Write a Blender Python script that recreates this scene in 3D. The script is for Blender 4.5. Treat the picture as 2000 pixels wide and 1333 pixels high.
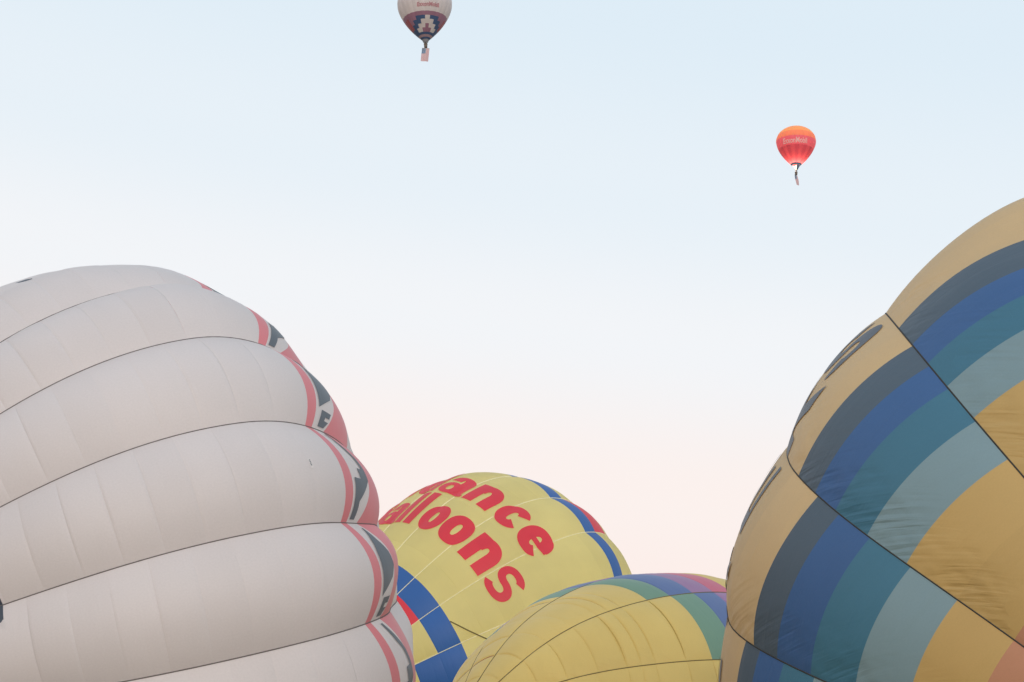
import bpy, bmesh, math, random
import numpy as np
from mathutils import Vector, Matrix

for o in list(bpy.data.objects):
    bpy.data.objects.remove(o, do_unlink=True)
scene = bpy.context.scene
COL = scene.collection
random.seed(4)

# tuned light and relief settings used by the set-up below
SKY_DRIFT = 0.13
SKY_STOPS = [(0.0, (250, 224, 215)), (.08, (253, 231, 224)), (.19, (251, 240, 236)), (.27, (242, 244, 247)),
             (.345, (231, 240, 247)), (.44, (222, 236, 246)), (.62, (208, 226, 240)), (1.0, (184, 208, 230))]
SKY_N = 0.004
SUN_E, SUN_AZ = 1.4, 6
PLEAT_ROT, PLEAT_F = 48, 5.5
FLAME_W = 5500

# ------------------------------------------------------------------ camera
FPX, HORIZON = 3600.0, 1640.0
PITCH = math.atan((HORIZON - 666.5) / FPX)
cam_data = bpy.data.cameras.new('camera')
cam_data.sensor_width = 36.0
cam_data.lens = 36.0 * FPX / 2000.0
cam_data.clip_start, cam_data.clip_end = 0.5, 20000.0
cam = bpy.data.objects.new('camera', cam_data)
cam.location = (0, 0, 1.7)
cam.rotation_euler = (math.pi / 2 + PITCH, 0, 0)
COL.objects.link(cam)
scene.camera = cam

# ------------------------------------------------------------------ sky: clear pastel dawn, pink near the horizon
world = bpy.data.worlds.new('World')
scene.world = world
world.use_nodes = True
wn, wl = world.node_tree.nodes, world.node_tree.links
wn.clear()
out = wn.new('ShaderNodeOutputWorld')
bg = wn.new('ShaderNodeBackground')
tc = wn.new('ShaderNodeTexCoord')
sep = wn.new('ShaderNodeSeparateXYZ')
wl.new(tc.outputs['Generated'], sep.inputs[0])
# softly bend the elevation so that the pale band drifts a little with the azimuth
drift = wn.new('ShaderNodeMath'); drift.operation = 'MULTIPLY_ADD'
drift.inputs[1].default_value = SKY_DRIFT
wl.new(sep.outputs['X'], drift.inputs[0])
wl.new(sep.outputs['Z'], drift.inputs[2])
ramp = wn.new('ShaderNodeValToRGB')
wl.new(drift.outputs[0], ramp.inputs[0])
def lin(c):
    return tuple(((v / 255 / 12.92) if v / 255 < .04045 else ((v / 255 + .055) / 1.055) ** 2.4) for v in c) + (1,)
cr = ramp.color_ramp
cr.interpolation = 'EASE'
for i, (p, c) in enumerate(SKY_STOPS):
    e = cr.elements[i] if i < 2 else cr.elements.new(p)
    e.position, e.color = p, lin(c)
sky = wn.new('ShaderNodeTexSky')
sky.sky_type = 'NISHITA'
sky.sun_disc = False
sky.sun_elevation = math.radians(4)
sky.sun_rotation = math.radians(215)
sky.air_density, sky.dust_density, sky.ozone_density = 1.0, 0.6, 2.0
sk = wn.new('ShaderNodeMixRGB'); sk.blend_type = 'MULTIPLY'; sk.inputs[0].default_value = 1
sk.inputs[2].default_value = (SKY_N, SKY_N, SKY_N, 1)
wl.new(sky.outputs[0], sk.inputs[1])
add = wn.new('ShaderNodeMixRGB'); add.blend_type = 'ADD'; add.inputs[0].default_value = 1
wl.new(ramp.outputs[0], add.inputs[1])
wl.new(sk.outputs[0], add.inputs[2])
wl.new(add.outputs[0], bg.inputs['Color'])
bg.inputs['Strength'].default_value = 1.0
wl.new(bg.outputs[0], out.inputs[0])

# weak, very soft light of the low sun behind the camera
sun_data = bpy.data.lights.new('sun', 'SUN')
sun_data.energy = SUN_E
sun_data.angle = math.radians(40)
sun_data.color = (1.0, 0.86, 0.76)
sun = bpy.data.objects.new('sun', sun_data)
sun.rotation_euler = (math.radians(76), 0, math.radians(SUN_AZ))
sun.location = (20, -40, 40)
COL.objects.link(sun)

vs = scene.view_settings
vs.view_transform, vs.look, vs.gamma, vs.exposure = 'Standard', 'None', 1.0, 0.0
vs.use_curve_mapping = False
scene.cycles.max_bounces = 8
scene.cycles.transmission_bounces = 6
scene.cycles.diffuse_bounces = 5
scene.cycles.sample_clamp_indirect = 4.0

# ------------------------------------------------------------------ helpers
def empty(name, loc, label=None, cat=None, group=None):
    o = bpy.data.objects.new(name, None)
    o.location = loc
    o.empty_display_size = 1.0
    COL.objects.link(o)
    if label: o['label'] = label
    if cat: o['category'] = cat
    if group: o['group'] = group
    return o

def mesh_obj(name, verts, faces, mats, parent=None, uvs=None, fmat=None, smooth=True, origin=None):
    me = bpy.data.meshes.new(name)
    v = np.asarray(verts, float)
    if parent is not None:
        org = PARENT_WORLD[parent.name]
        v = v - org
    elif origin is not None:
        v = v - np.asarray(origin)
    me.from_pydata(v.tolist(), [], [tuple(int(i) for i in f) for f in faces])
    for m in (mats if isinstance(mats, (list, tuple)) else [mats]):
        me.materials.append(m)
    if fmat is not None:
        me.polygons.foreach_set('material_index', np.asarray(fmat, dtype=np.int32))
    if smooth:
        me.polygons.foreach_set('use_smooth', np.ones(len(me.polygons), dtype=bool))
    if uvs is not None:
        lay = me.uv_layers.new(name='UVMap')
        li = np.empty(len(me.loops), dtype=np.int32)
        me.loops.foreach_get('vertex_index', li)
        lay.data.foreach_set('uv', np.asarray(uvs, dtype=np.float32)[li].ravel())
    me.update()
    o = bpy.data.objects.new(name, me)
    COL.objects.link(o)
    if parent is not None:
        o.parent = parent
        PARENT_WORLD[o.name] = PARENT_WORLD[parent.name]
    elif origin is not None:
        o.location = origin
        PARENT_WORLD[o.name] = np.asarray(origin, float)
    else:
        PARENT_WORLD[o.name] = np.zeros(3)
    return o
PARENT_WORLD = {}
def thing(name, loc, label, cat, group=None):
    o = empty(name, loc, label, cat, group)
    PARENT_WORLD[o.name] = np.asarray(loc, float)
    return o

def grid_faces(nu, nv):
    f = []
    for j in range(nv):
        for i in range(nu):
            a = j * (nu + 1) + i
            f.append((a, a + 1, a + nu + 2, a + nu + 1))
    return f

# ------------------------------------------------------------------ materials
def fabric(name, rgb, transl=.25, pleat=.0, streak=.5, rough=.5, vary=.05, weave=1.0):
    """Coated ripstop: diffuse with a soft sheen, some light passing through, fine streaks and pleats as relief."""
    m = bpy.data.materials.new(name)
    m.use_nodes = True
    n, l = m.node_tree.nodes, m.node_tree.links
    n.clear()
    o = n.new('ShaderNodeOutputMaterial')
    p = n.new('ShaderNodeBsdfPrincipled')
    t = n.new('ShaderNodeBsdfTranslucent')
    mix = n.new('ShaderNodeMixShader')
    mix.inputs[0].default_value = transl
    l.new(p.outputs[0], mix.inputs[1]); l.new(t.outputs[0], mix.inputs[2]); l.new(mix.outputs[0], o.inputs[0])
    p.inputs['Roughness'].default_value = rough
    p.inputs['Specular IOR Level'].default_value = .4
    p.inputs['Sheen Weight'].default_value = .12
    p.inputs['Sheen Roughness'].default_value = .4
    uv = n.new('ShaderNodeUVMap'); uv.uv_map = 'UVMap'
    tex = n.new('ShaderNodeTexCoord')
    # patchy tone: dye lots, dust and sun-fade
    big = n.new('ShaderNodeTexNoise'); big.inputs['Scale'].default_value = .35; big.inputs['Detail'].default_value = 4
    l.new(tex.outputs['Object'], big.inputs['Vector'])
    oi = n.new('ShaderNodeObjectInfo')
    mr = n.new('ShaderNodeMapRange')
    mr.inputs[1].default_value, mr.inputs[2].default_value = .3, .7
    mr.inputs[3].default_value, mr.inputs[4].default_value = 1 - vary, 1 + vary
    l.new(big.outputs[0], mr.inputs[0])
    mo = n.new('ShaderNodeMapRange')
    mo.inputs[3].default_value, mo.inputs[4].default_value = 1 - vary * .45, 1 + vary * .45
    l.new(oi.outputs['Random'], mo.inputs[0])
    mm = n.new('ShaderNodeMath'); mm.operation = 'MULTIPLY'
    l.new(mr.outputs[0], mm.inputs[0]); l.new(mo.outputs[0], mm.inputs[1])
    # fine grain of the cloth
    fg = n.new('ShaderNodeTexNoise'); fg.inputs['Scale'].default_value = 26; fg.inputs['Detail'].default_value = 2
    l.new(uv.outputs[0], fg.inputs['Vector'])
    mg = n.new('ShaderNodeMapRange')
    mg.inputs[1].default_value, mg.inputs[2].default_value = .25, .75
    mg.inputs[3].default_value, mg.inputs[4].default_value = 1 - .025 * weave, 1 + .025 * weave
    l.new(fg.outputs[0], mg.inputs[0])
    mm2 = n.new('ShaderNodeMath'); mm2.operation = 'MULTIPLY'
    l.new(mm.outputs[0], mm2.inputs[0]); l.new(mg.outputs[0], mm2.inputs[1])
    col = n.new('ShaderNodeMixRGB'); col.blend_type = 'MULTIPLY'; col.inputs[0].default_value = 1
    col.inputs[1].default_value = (*rgb, 1)
    l.new(mm2.outputs[0], col.inputs[2])
    l.new(col.outputs[0], p.inputs['Base Color']); l.new(col.outputs[0], t.inputs['Color'])
    # relief
    mp = n.new('ShaderNodeMapping'); mp.inputs['Scale'].default_value = (.35, 2.4, 1)
    l.new(uv.outputs[0], mp.inputs['Vector'])
    st = n.new('ShaderNodeTexNoise'); st.inputs['Scale'].default_value = 1.3; st.inputs['Detail'].default_value = 5; st.inputs['Distortion'].default_value = .6
    l.new(mp.outputs[0], st.inputs['Vector'])
    b1 = n.new('ShaderNodeBump'); b1.inputs['Strength'].default_value = .6 * streak; b1.inputs['Distance'].default_value = .05
    l.new(st.outputs[0], b1.inputs['Height'])
    last = b1
    if pleat > 0:
        # folds that fan out of the load tape on the lower side of each gore
        rot = n.new('ShaderNodeMapping'); rot.inputs['Rotation'].default_value = (0, 0, math.radians(PLEAT_ROT))
        l.new(uv.outputs[0], rot.inputs['Vector'])
        stz = n.new('ShaderNodeMapping'); stz.inputs['Scale'].default_value = (PLEAT_F, .55, 1)
        l.new(rot.outputs[0], stz.inputs['Vector'])
        wv = n.new('ShaderNodeTexNoise'); wv.inputs['Scale'].default_value = 1.0
        wv.inputs['Detail'].default_value = 1.6; wv.inputs['Roughness'].default_value = .55; wv.inputs['Distortion'].default_value = .35
        l.new(stz.outputs[0], wv.inputs['Vector'])
        s2 = n.new('ShaderNodeSeparateXYZ'); l.new(uv.outputs[0], s2.inputs[0])
        # u runs 0..W across the gore; mask the last part next to the lower tape
        ma = n.new('ShaderNodeMapRange'); ma.interpolation_type = 'SMOOTHSTEP'
        ma.inputs[1].default_value, ma.inputs[2].default_value = 1.5, 3.5
        l.new(s2.outputs['X'], ma.inputs[0])
        nz = n.new('ShaderNodeTexNoise'); nz.inputs['Scale'].default_value = .75; nz.inputs['Detail'].default_value = 2
        l.new(uv.outputs[0], nz.inputs['Vector'])
        mb = n.new('ShaderNodeMapRange'); mb.inputs[1].default_value, mb.inputs[2].default_value = .38, .66
        l.new(nz.outputs[0], mb.inputs[0])
        mk = n.new('ShaderNodeMath'); mk.operation = 'MULTIPLY'
        l.new(ma.outputs[0], mk.inputs[0]); l.new(mb.outputs[0], mk.inputs[1])
        hh = n.new('ShaderNodeMath'); hh.operation = 'MULTIPLY'
        l.new(wv.outputs[0], hh.inputs[0]); l.new(mk.outputs[0], hh.inputs[1])
        b2 = n.new('ShaderNodeBump'); b2.inputs['Strength'].default_value = 1.0; b2.inputs['Distance'].default_value = .08 * pleat
        l.new(hh.outputs[0], b2.inputs['Height'])
        l.new(b1.outputs[0], b2.inputs['Normal'])
        last = b2
    l.new(last.outputs[0], p.inputs['Normal']); l.new(last.outputs[0], t.inputs['Normal'])
    return m

def simple(name, rgb, rough=.6, metal=0., noise=.1, scale=6.):
    m = bpy.data.materials.new(name)
    m.use_nodes = True
    n, l = m.node_tree.nodes, m.node_tree.links
    p = n['Principled BSDF']
    p.inputs['Roughness'].default_value = rough
    p.inputs['Metallic'].default_value = metal
    tex = n.new('ShaderNodeTexCoord'); nz = n.new('ShaderNodeTexNoise')
    nz.inputs['Scale'].default_value = scale; nz.inputs['Detail'].default_value = 5
    l.new(tex.outputs['Object'], nz.inputs['Vector'])
    r = n.new('ShaderNodeValToRGB')
    r.color_ramp.elements[0].position, r.color_ramp.elements[1].position = .3, .7
    r.color_ramp.elements[0].color = (*[c * (1 - noise) for c in rgb], 1)
    r.color_ramp.elements[1].color = (*[min(1, c * (1 + noise)) for c in rgb], 1)
    l.new(nz.outputs[0], r.inputs[0]); l.new(r.outputs[0], p.inputs['Base Color'])
    return m

# ------------------------------------------------------------------ ground
def ground_mat():
    m = bpy.data.materials.new('mown_grass')
    m.use_nodes = True
    n, l = m.node_tree.nodes, m.node_tree.links
    p = n['Principled BSDF']; p.inputs['Roughness'].default_value = .95
    tex = n.new('ShaderNodeTexCoord')
    a = n.new('ShaderNodeTexNoise'); a.inputs['Scale'].default_value = .06; a.inputs['Detail'].default_value = 8
    b = n.new('ShaderNodeTexNoise'); b.inputs['Scale'].default_value = 9; b.inputs['Detail'].default_value = 6
    l.new(tex.outputs['Object'], a.inputs['Vector']); l.new(tex.outputs['Object'], b.inputs['Vector'])
    mx = n.new('ShaderNodeMath'); mx.operation = 'MULTIPLY_ADD'; mx.inputs[1].default_value = .5
    l.new(b.outputs[0], mx.inputs[0]); l.new(a.outputs[0], mx.inputs[2])
    r = n.new('ShaderNodeValToRGB')
    r.color_ramp.elements[0].position, r.color_ramp.elements[0].color = .45, (.17, .15, .075, 1)
    r.color_ramp.elements[1].position, r.color_ramp.elements[1].color = 1.0, (.34, .28, .18, 1)
    l.new(mx.outputs[0], r.inputs[0]); l.new(r.outputs[0], p.inputs['Base Color'])
    bp = n.new('ShaderNodeBump'); bp.inputs['Distance'].default_value = .05
    l.new(b.outputs[0], bp.inputs['Height']); l.new(bp.outputs[0], p.inputs['Normal'])
    return m
gv, gf = [(0, 0, 0)], []
rings = [15, 40, 80, 140, 300, 900, 3000, 12000]
for r in rings:
    for i in range(48):
        t = 2 * math.pi * i / 48
        gv.append((r * math.cos(t), r * math.sin(t), 0))
for i in range(48):
    gf.append((0, 1 + i, 1 + (i + 1) % 48))
for k in range(len(rings) - 1):
    for i in range(48):
        a, b = 1 + k * 48 + i, 1 + k * 48 + (i + 1) % 48
        gf.append((a, a + 48, b + 48, b))
ground = mesh_obj('ground', gv, gf, ground_mat(), smooth=False, origin=(0, 0, 0))
ground['kind'] = 'structure'

# ------------------------------------------------------------------ envelope surface
def frame_of(az, el):
    A = np.array([math.cos(el) * math.cos(az), math.cos(el) * math.sin(az), math.sin(el)])
    e1 = np.cross([0, 0, 1], A); e1 /= np.linalg.norm(e1)
    return A, e1, np.cross(A, e1)
def prof(z, a, L, p):
    up = np.sqrt(np.clip(1 - (z / a) ** 2, 1e-9, 1))
    lo = 1 - (np.clip(-z, 0, None) / L) ** p
    return np.where(z >= 0, up, lo)

class Envelope:
    """Gored envelope. g counts load tapes around the girth, s runs in metres along a tape (0 = widest ring, + towards the crown)."""
    def __init__(self, d, h):
        self.P = np.array(d['P']); self.N = d['N']; self.h = h
        self.X, self.w, self.sg = np.array(d['X']), np.array(d['w']), d['sg']
        self.X2, self.w2, self.sg2 = np.array(d['X2']), np.array(d['w2']), d['sg2']
        P = self.P
        self.A, self.e1, self.e2 = frame_of(P[3], P[4])
        a, L, p = P[6:9]
        zm = -L * (1 - .13) ** (1 / p)
        z = np.concatenate([np.linspace(zm, 0, 400)[:-1], a * np.sin(np.linspace(0, math.pi / 2 * .999, 400))])
        r = prof(z, a, L, p)
        S = np.concatenate([[0], np.cumsum(np.hypot(np.diff(z), np.diff(r)))])
        S -= np.interp(0, z, S)
        self.zt, self.st = z, S * P[5]
        self.smin, self.smax = self.st[0], self.st[-1]
        sg = d['sgn']
        th = P[9] + sg * np.arange(self.N + 1) * 2 * math.pi / self.N
        dt = {sg * int(k): v for k, v in d['dth'].items()}
        self.th = th + np.array([dt.get(k, dt.get(k - self.N, 0.)) for k in range(self.N + 1)])
        self.W = 2 * P[5] * math.sin(math.pi / self.N)
    def S(self, g, s, off=0.):
        g, s, off = np.broadcast_arrays(np.asarray(g, float), np.asarray(s, float), np.asarray(off, float))
        P = self.P; a, L, p = P[6:9]; R = P[5]
        z = np.interp(s, self.st, self.zt)
        r = prof(z, a, L, p)
        e = 1e-3
        rp = (prof(np.clip(z + e, -9, a * .9999), a, L, p) - prof(np.clip(z - e, -9, a * .9999), a, L, p)) / (2 * e)
        k = np.floor(g); u = g - k; k = k.astype(int) % self.N
        th = self.th[k] + (self.th[k + 1] - self.th[k]) * u
        q = np.sqrt(1 + rp ** 2)
        o = self.h * 2 * R * r * math.sin(math.pi / self.N) * 4 * u * (1 - u) + off
        rr, zz = R * r + o / q, R * z - o * rp / q
        x, y = rr * np.cos(th), rr * np.sin(th)
        ce, se = math.cos(P[11]), math.sin(P[11])
        uu, vv = (x * ce + y * se) * (1 + P[10]), (-x * se + y * ce) * (1 - P[10])
        x, y = uu * ce - vv * se, uu * se + vv * ce
        Q = P[:3] + zz[..., None] * self.A + x[..., None] * self.e1 + y[..., None] * self.e2
        sh = Q.shape; f = Q.reshape(-1, 3)
        f = f + np.exp(-((f[:, None] - self.X[None]) ** 2).sum(-1) / (2 * self.sg ** 2)) @ self.w
        f = f + np.exp(-((f[:, None] - self.X2[None]) ** 2).sum(-1) / (2 * self.sg2 ** 2)) @ self.w2
        # slack cloth lies flat where it meets the grass
        f[:, 2] = np.where(f[:, 2] < .8, .05 + .75 * np.exp((np.minimum(f[:, 2], .8) - .8) / .75), f[:, 2])
        return f.reshape(sh)

def patch(env, name, parent, g0, g1, b0, b1, mat, nu=14, nv=4, off=0., pillow=0., groove=0.):
    """One sewn panel between ring curves b0 and b1 = (s at the tape, extra s at mid gore)."""
    tt = np.linspace(0, 1, nv + 1)
    if pillow > 0:      # extra rows beside the seams, so that each panel has its own sharp edge
        e = .028 / max(.2, abs(b1[0] - b0[0]))
        tt = np.array([0, e, 2.2 * e] + np.linspace(0, 1, nv + 1)[1:-1].tolist() + [1 - 2.2 * e, 1 - e, 1])
        tt = np.sort(tt); nv = len(tt) - 1
    G, T = np.meshgrid(np.linspace(g0, g1, nu + 1), tt)
    U = (G - g0) / (g1 - g0)
    cur = 4 * U * (1 - U)
    s0, s1 = b0[0] + b0[1] * cur, b1[0] + b1[1] * cur
    s = s0 + (s1 - s0) * T
    puff = 1 - (.45 + .55 * random.random()) * np.abs(2 * T - 1) ** random.uniform(1.6, 3.4) + random.uniform(-.25, .25) * (2 * T - 1)
    pil = off + pillow * puff * np.sqrt(np.clip(cur, 0, 1))
    if pillow > 0:
        pil = pil - np.where((T == 0) | (T == 1), groove, 0) * np.sqrt(np.clip(cur, 0, 1))
    # keep the far end just inside this gore so that it meets the tape
    Gc = np.where(G >= g1, g1 - 1e-6, G)
    V = env.S(Gc, s, pil).reshape(-1, 3)
    uv = np.stack([U.ravel() * env.W, s.ravel() + 17.3 * (g0 % 7)], -1)
    return mesh_obj(name, V, grid_faces(nu, nv), mat, parent, uv)

def load_tape(env, parent, k, mat, w=.034, hgt=.016, n=90):
    sv = np.linspace(env.smin, env.smax * .985, n + 1)
    a, L, p = env.P[6:9]
    r = np.maximum(prof(np.interp(sv, env.st, env.zt), a, L, p) * env.P[5], .3)
    dg = (w / 2) / (r * 2 * math.pi / env.N)
    rows = [(-dg, .0), (-dg * .55, hgt), (dg * .55, hgt), (dg, .0)]
    V = np.concatenate([env.S(k + d, sv, o) for d, o in rows])
    F = []
    for j in range(3):
        for i in range(n):
            a0 = j * (n + 1) + i
            F.append((a0, a0 + 1, a0 + n + 2, a0 + n + 1))
    uv = np.stack([np.repeat(np.arange(4) * w / 3, n + 1), np.tile(sv, 4)], -1)
    return mesh_obj('load_tape', V, F, mat, parent, uv)

def build_gore(env, parent, k, panels, pillow=lambda s: 0., rest=None, throat=None, nu=14, groove=0.):
    """panels: list of (b_low, b_high, material, nv), from the mouth side up; the gore mesh itself is the cloth from the last panel to the crown."""
    top = panels[-1][1] if panels else (env.smin, 0)
    gore = patch(env, 'gore', parent, k, k + 1, top, (env.smax * .985, 0), rest, nu, 14 if panels else 30)
    if panels:
        patch(env, 'throat_panel', gore, k, k + 1, (env.smin, 0), panels[0][0], throat or rest, nu, 10)
        for b0, b1, m, nv in panels:
            pl = pillow(.5 * (b0[0] + b1[0])) * random.uniform(.4, 1.5)
            patch(env, 'panel', gore, k, k + 1, b0, b1, m, nu, nv, 0., pl, min(groove, pl * .5) * random.uniform(.1, 1.3))
    return gore

# ------------------------------------------------------------------ painted-on lettering as sewn letter shapes
def arc(cx, cy, a, b, tx, ty, d0, d1, n=26, e=2.25):
    o, i = [], []
    for k in range(n + 1):
        t = math.radians(d0 + (d1 - d0) * k / n)
        c, s = math.cos(t), math.sin(t)
        f = lambda v: math.copysign(abs(v) ** (2 / e), v)
        o.append((cx + a * f(c), cy + b * f(s))); i.append((cx + (a - tx) * f(c), cy + (b - ty) * f(s)))
    return o, i
def bar(x0, y0, x1, y1, n=8):
    if abs(y1 - y0) >= abs(x1 - x0):
        return ([(x0, y0 + (y1 - y0) * k / n) for k in range(n + 1)], [(x1, y0 + (y1 - y0) * k / n) for k in range(n + 1)])
    return ([(x0 + (x1 - x0) * k / n, y0) for k in range(n + 1)], [(x0 + (x1 - x0) * k / n, y1) for k in range(n + 1)])
def slant(xa, ya, xb, yb, w, n=8):
    return ([(xa + (xb - xa) * k / n, ya + (yb - ya) * k / n) for k in range(n + 1)],
            [(xa + w + (xb - xa) * k / n, ya + (yb - ya) * k / n) for k in range(n + 1)])
TX, TY = .40, .30
BOLD = {
    'o': [arc(.5, .5, .5, .52, TX, TY, 0, 360, 40)],
    'c': [arc(.5, .5, .5, .52, TX, TY, 32, 328, 36)],
    'e': [arc(.5, .5, .5, .52, TX, TY, 0, 318, 38), bar(.25, .42, .98, .59)],
    'n': [bar(0, 0, TX, 1.0), arc(.53, .5, .47, .52, TX * .95, TY, 170, 0, 22), bar(1 - TX * .95, 0, 1.0, .51)],
    'u': [bar(0, .5, TX, 1.0), arc(.47, .5, .47, .52, TX * .95, TY, 180, 360, 22), bar(1 - TX * .95, 0, 1.0, 1.0)],
    'd': [arc(.46, .5, .46, .52, TX, TY, 0, 360, 40), bar(1 - TX, 0, 1.0, 1.42)],
    'l': [bar(0, 0, 1, 1.42)],
    'a': [arc(.48, .66, .44, .36, TX, .19, 172, 0, 24), bar(.92 - TX, .0, .92, .67), bar(.80, .0, 1.0, .13), arc(.36, .29, .36, .31, .26, .17, 0, 360, 36)],
    's': [arc(.5, .71, .46, .31, .27, .2, 22, 270, 26), arc(.5, .29, .5, .31, .29, .2, 90, -158, 26)],
    'S': [arc(.5, 1.01, .46, .42, .27, .24, 22, 270, 26), arc(.5, .41, .5, .42, .29, .24, 90, -158, 26)],
    'B': [bar(0, 0, .3, 1.42), arc(.45, 1.06, .5, .36, .28, .22, 90, -90, 20), arc(.45, .38, .55, .38, .3, .22, 90, -90, 20)],
}
ROMAN = {
    'S': [arc(.5, 1.42, .48, .60, .34, .34, 15, 270, 30), arc(.5, .57, .52, .59, .36, .34, 90, -165, 30)],
    'K': [bar(0, 0, .26, 2.0), slant(.1, .8, .7, 2.0, .38), slant(.7, 0.0, .22, 1.15, .4)],
    'E': [bar(0, 0, .26, 2.0), bar(.26, 0.02, 1.0, .3), bar(.26, .84, .9, 1.12), bar(.26, 1.8, 1.0, 1.98)],
    'R': [bar(0, 0, .24, 2.0), arc(.45, 1.48, .5, .52, .2, .2, 90, -90, 22), bar(.24, 1.8, .46, 1.99), bar(.24, .97, .46, 1.15), slant(.72, 0., .36, 1.0, .26)],
    'N': [bar(0, 0, .2, 2.0), bar(.8, 0, 1, 2.0), slant(.74, 0, .02, 2.0, .26)],
}
def letter(env, parent, ch, font, g_left, g_right, base, xh, mat, off=.014, across=3, lab=None):
    V, F, U = [], [], []
    for si, (o, i) in enumerate(font[ch]):
        o, i = np.array(o), np.array(i)
        n = len(o)
        st = len(V)
        P2 = np.concatenate([o + (i - o) * (j / across) for j in range(across + 1)])
        g = g_left + (g_right - g_left) * P2[:, 0]
        s = base + xh * P2[:, 1]
        X = env.S(g, s, off + .004 * si)
        V.extend(X.tolist()); U.extend(np.stack([g * env.W, s], -1).tolist())
        for j in range(across):
            for k in range(n - 1):
                a = st + j * n + k
                F.append((a, a + 1, a + n + 1, a + n))
    return mesh_obj('letter', V, F, mat, parent, U)

def strip_mark(env, parent, name, k, rows, b0, b1, mat, off=.012):
    """Dark sewn-on shape: rows of (u, low, high) with low/high as fractions between ring curves b0 and b1."""
    V, F, U = [], [], []
    rr = []
    for a, b in zip(rows[:-1], rows[1:]):
        m = max(1, int(abs(b[0] - a[0]) / .04))
        for j in range(m):
            f = j / m
            rr.append(tuple(a[q] + (b[q] - a[q]) * f for q in range(3)))
    rr.append(rows[-1])
    for u, lo, hi in rr:
        c = 4 * u * (1 - u)
        s0, s1 = b0[0] + b0[1] * c, b1[0] + b1[1] * c
        for q in range(4):
            s = s0 + (s1 - s0) * (lo + (hi - lo) * q / 3)
            V.append(env.S(k + u, s, off).tolist()); U.append((u * env.W, s))
    for i in range(len(rr) - 1):
        for q in range(3):
            a = i * 4 + q
            F.append((a, a + 1, a + 5, a + 4))
    return mesh_obj(name, V, F, mat, parent, U)

# ------------------------------------------------------------------ cloth colours
white_cloth = fabric('white_nylon', (.82, .775, .765), .36, 0, .35, vary=.035)
pink_cloth = fabric('rose_nylon', (.76, .24, .265), .2, 0, .4)
slate_cloth = fabric('slate_nylon', (.11, .13, .155), .1, 0, .4)
lemon_cloth = fabric('lemon_nylon', (.94, .85, .42), .6, 0, .5, vary=.06)
royal_cloth = fabric('royal_blue_nylon', (.035, .13, .42), .22, 0, .5)
crimson_cloth = fabric('crimson_nylon', (.78, .055, .085), .3, 0, .5)
straw_cloth = fabric('straw_nylon', (.87, .67, .23), .34, .55, .9, vary=.06)
sage_cloth = fabric('sage_green_nylon', (.20, .35, .26), .22, 0, .7)
denim_cloth = fabric('denim_blue_nylon', (.14, .21, .43), .22, 0, .7)
mauve_cloth = fabric('mauve_nylon', (.38, .22, .40), .22, 0, .7)
rose_cloth = fabric('raspberry_nylon', (.66, .17, .25), .22, 0, .7)
gold_cloth = fabric('gold_nylon', (.78, .595, .335), .42, 1.0, .8, vary=.05)
ochre_cloth = fabric('ochre_nylon', (.67, .475, .19), .36, 1.3, .6, vary=.05)
night_cloth = fabric('night_blue_nylon', (.10, .15, .205), .3, .8, .8)
cobalt_cloth = fabric('cobalt_nylon', (.065, .165, .40), .34, .9, .8)
teal_cloth = fabric('teal_nylon', (.075, .235, .365), .34, 1.1, .7)
mist_cloth = fabric('mist_blue_nylon', (.265, .415, .49), .36, 1.2, .6)
clay_cloth = fabric('clay_orange_nylon', (.56, .28, .17), .2, 1.0, .6)
ink_cloth = fabric('ink_nylon', (.06, .075, .10), .08, 0, .4)
dark_tape = simple('dark_webbing', (.15, .135, .13), .8)
black_tape = simple('black_webbing', (.035, .035, .032), .8)
olive_tape = simple('olive_webbing', (.15, .115, .04), .8)
pale_tape = simple('pale_webbing', (.84, .79, .52), .8)

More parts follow.
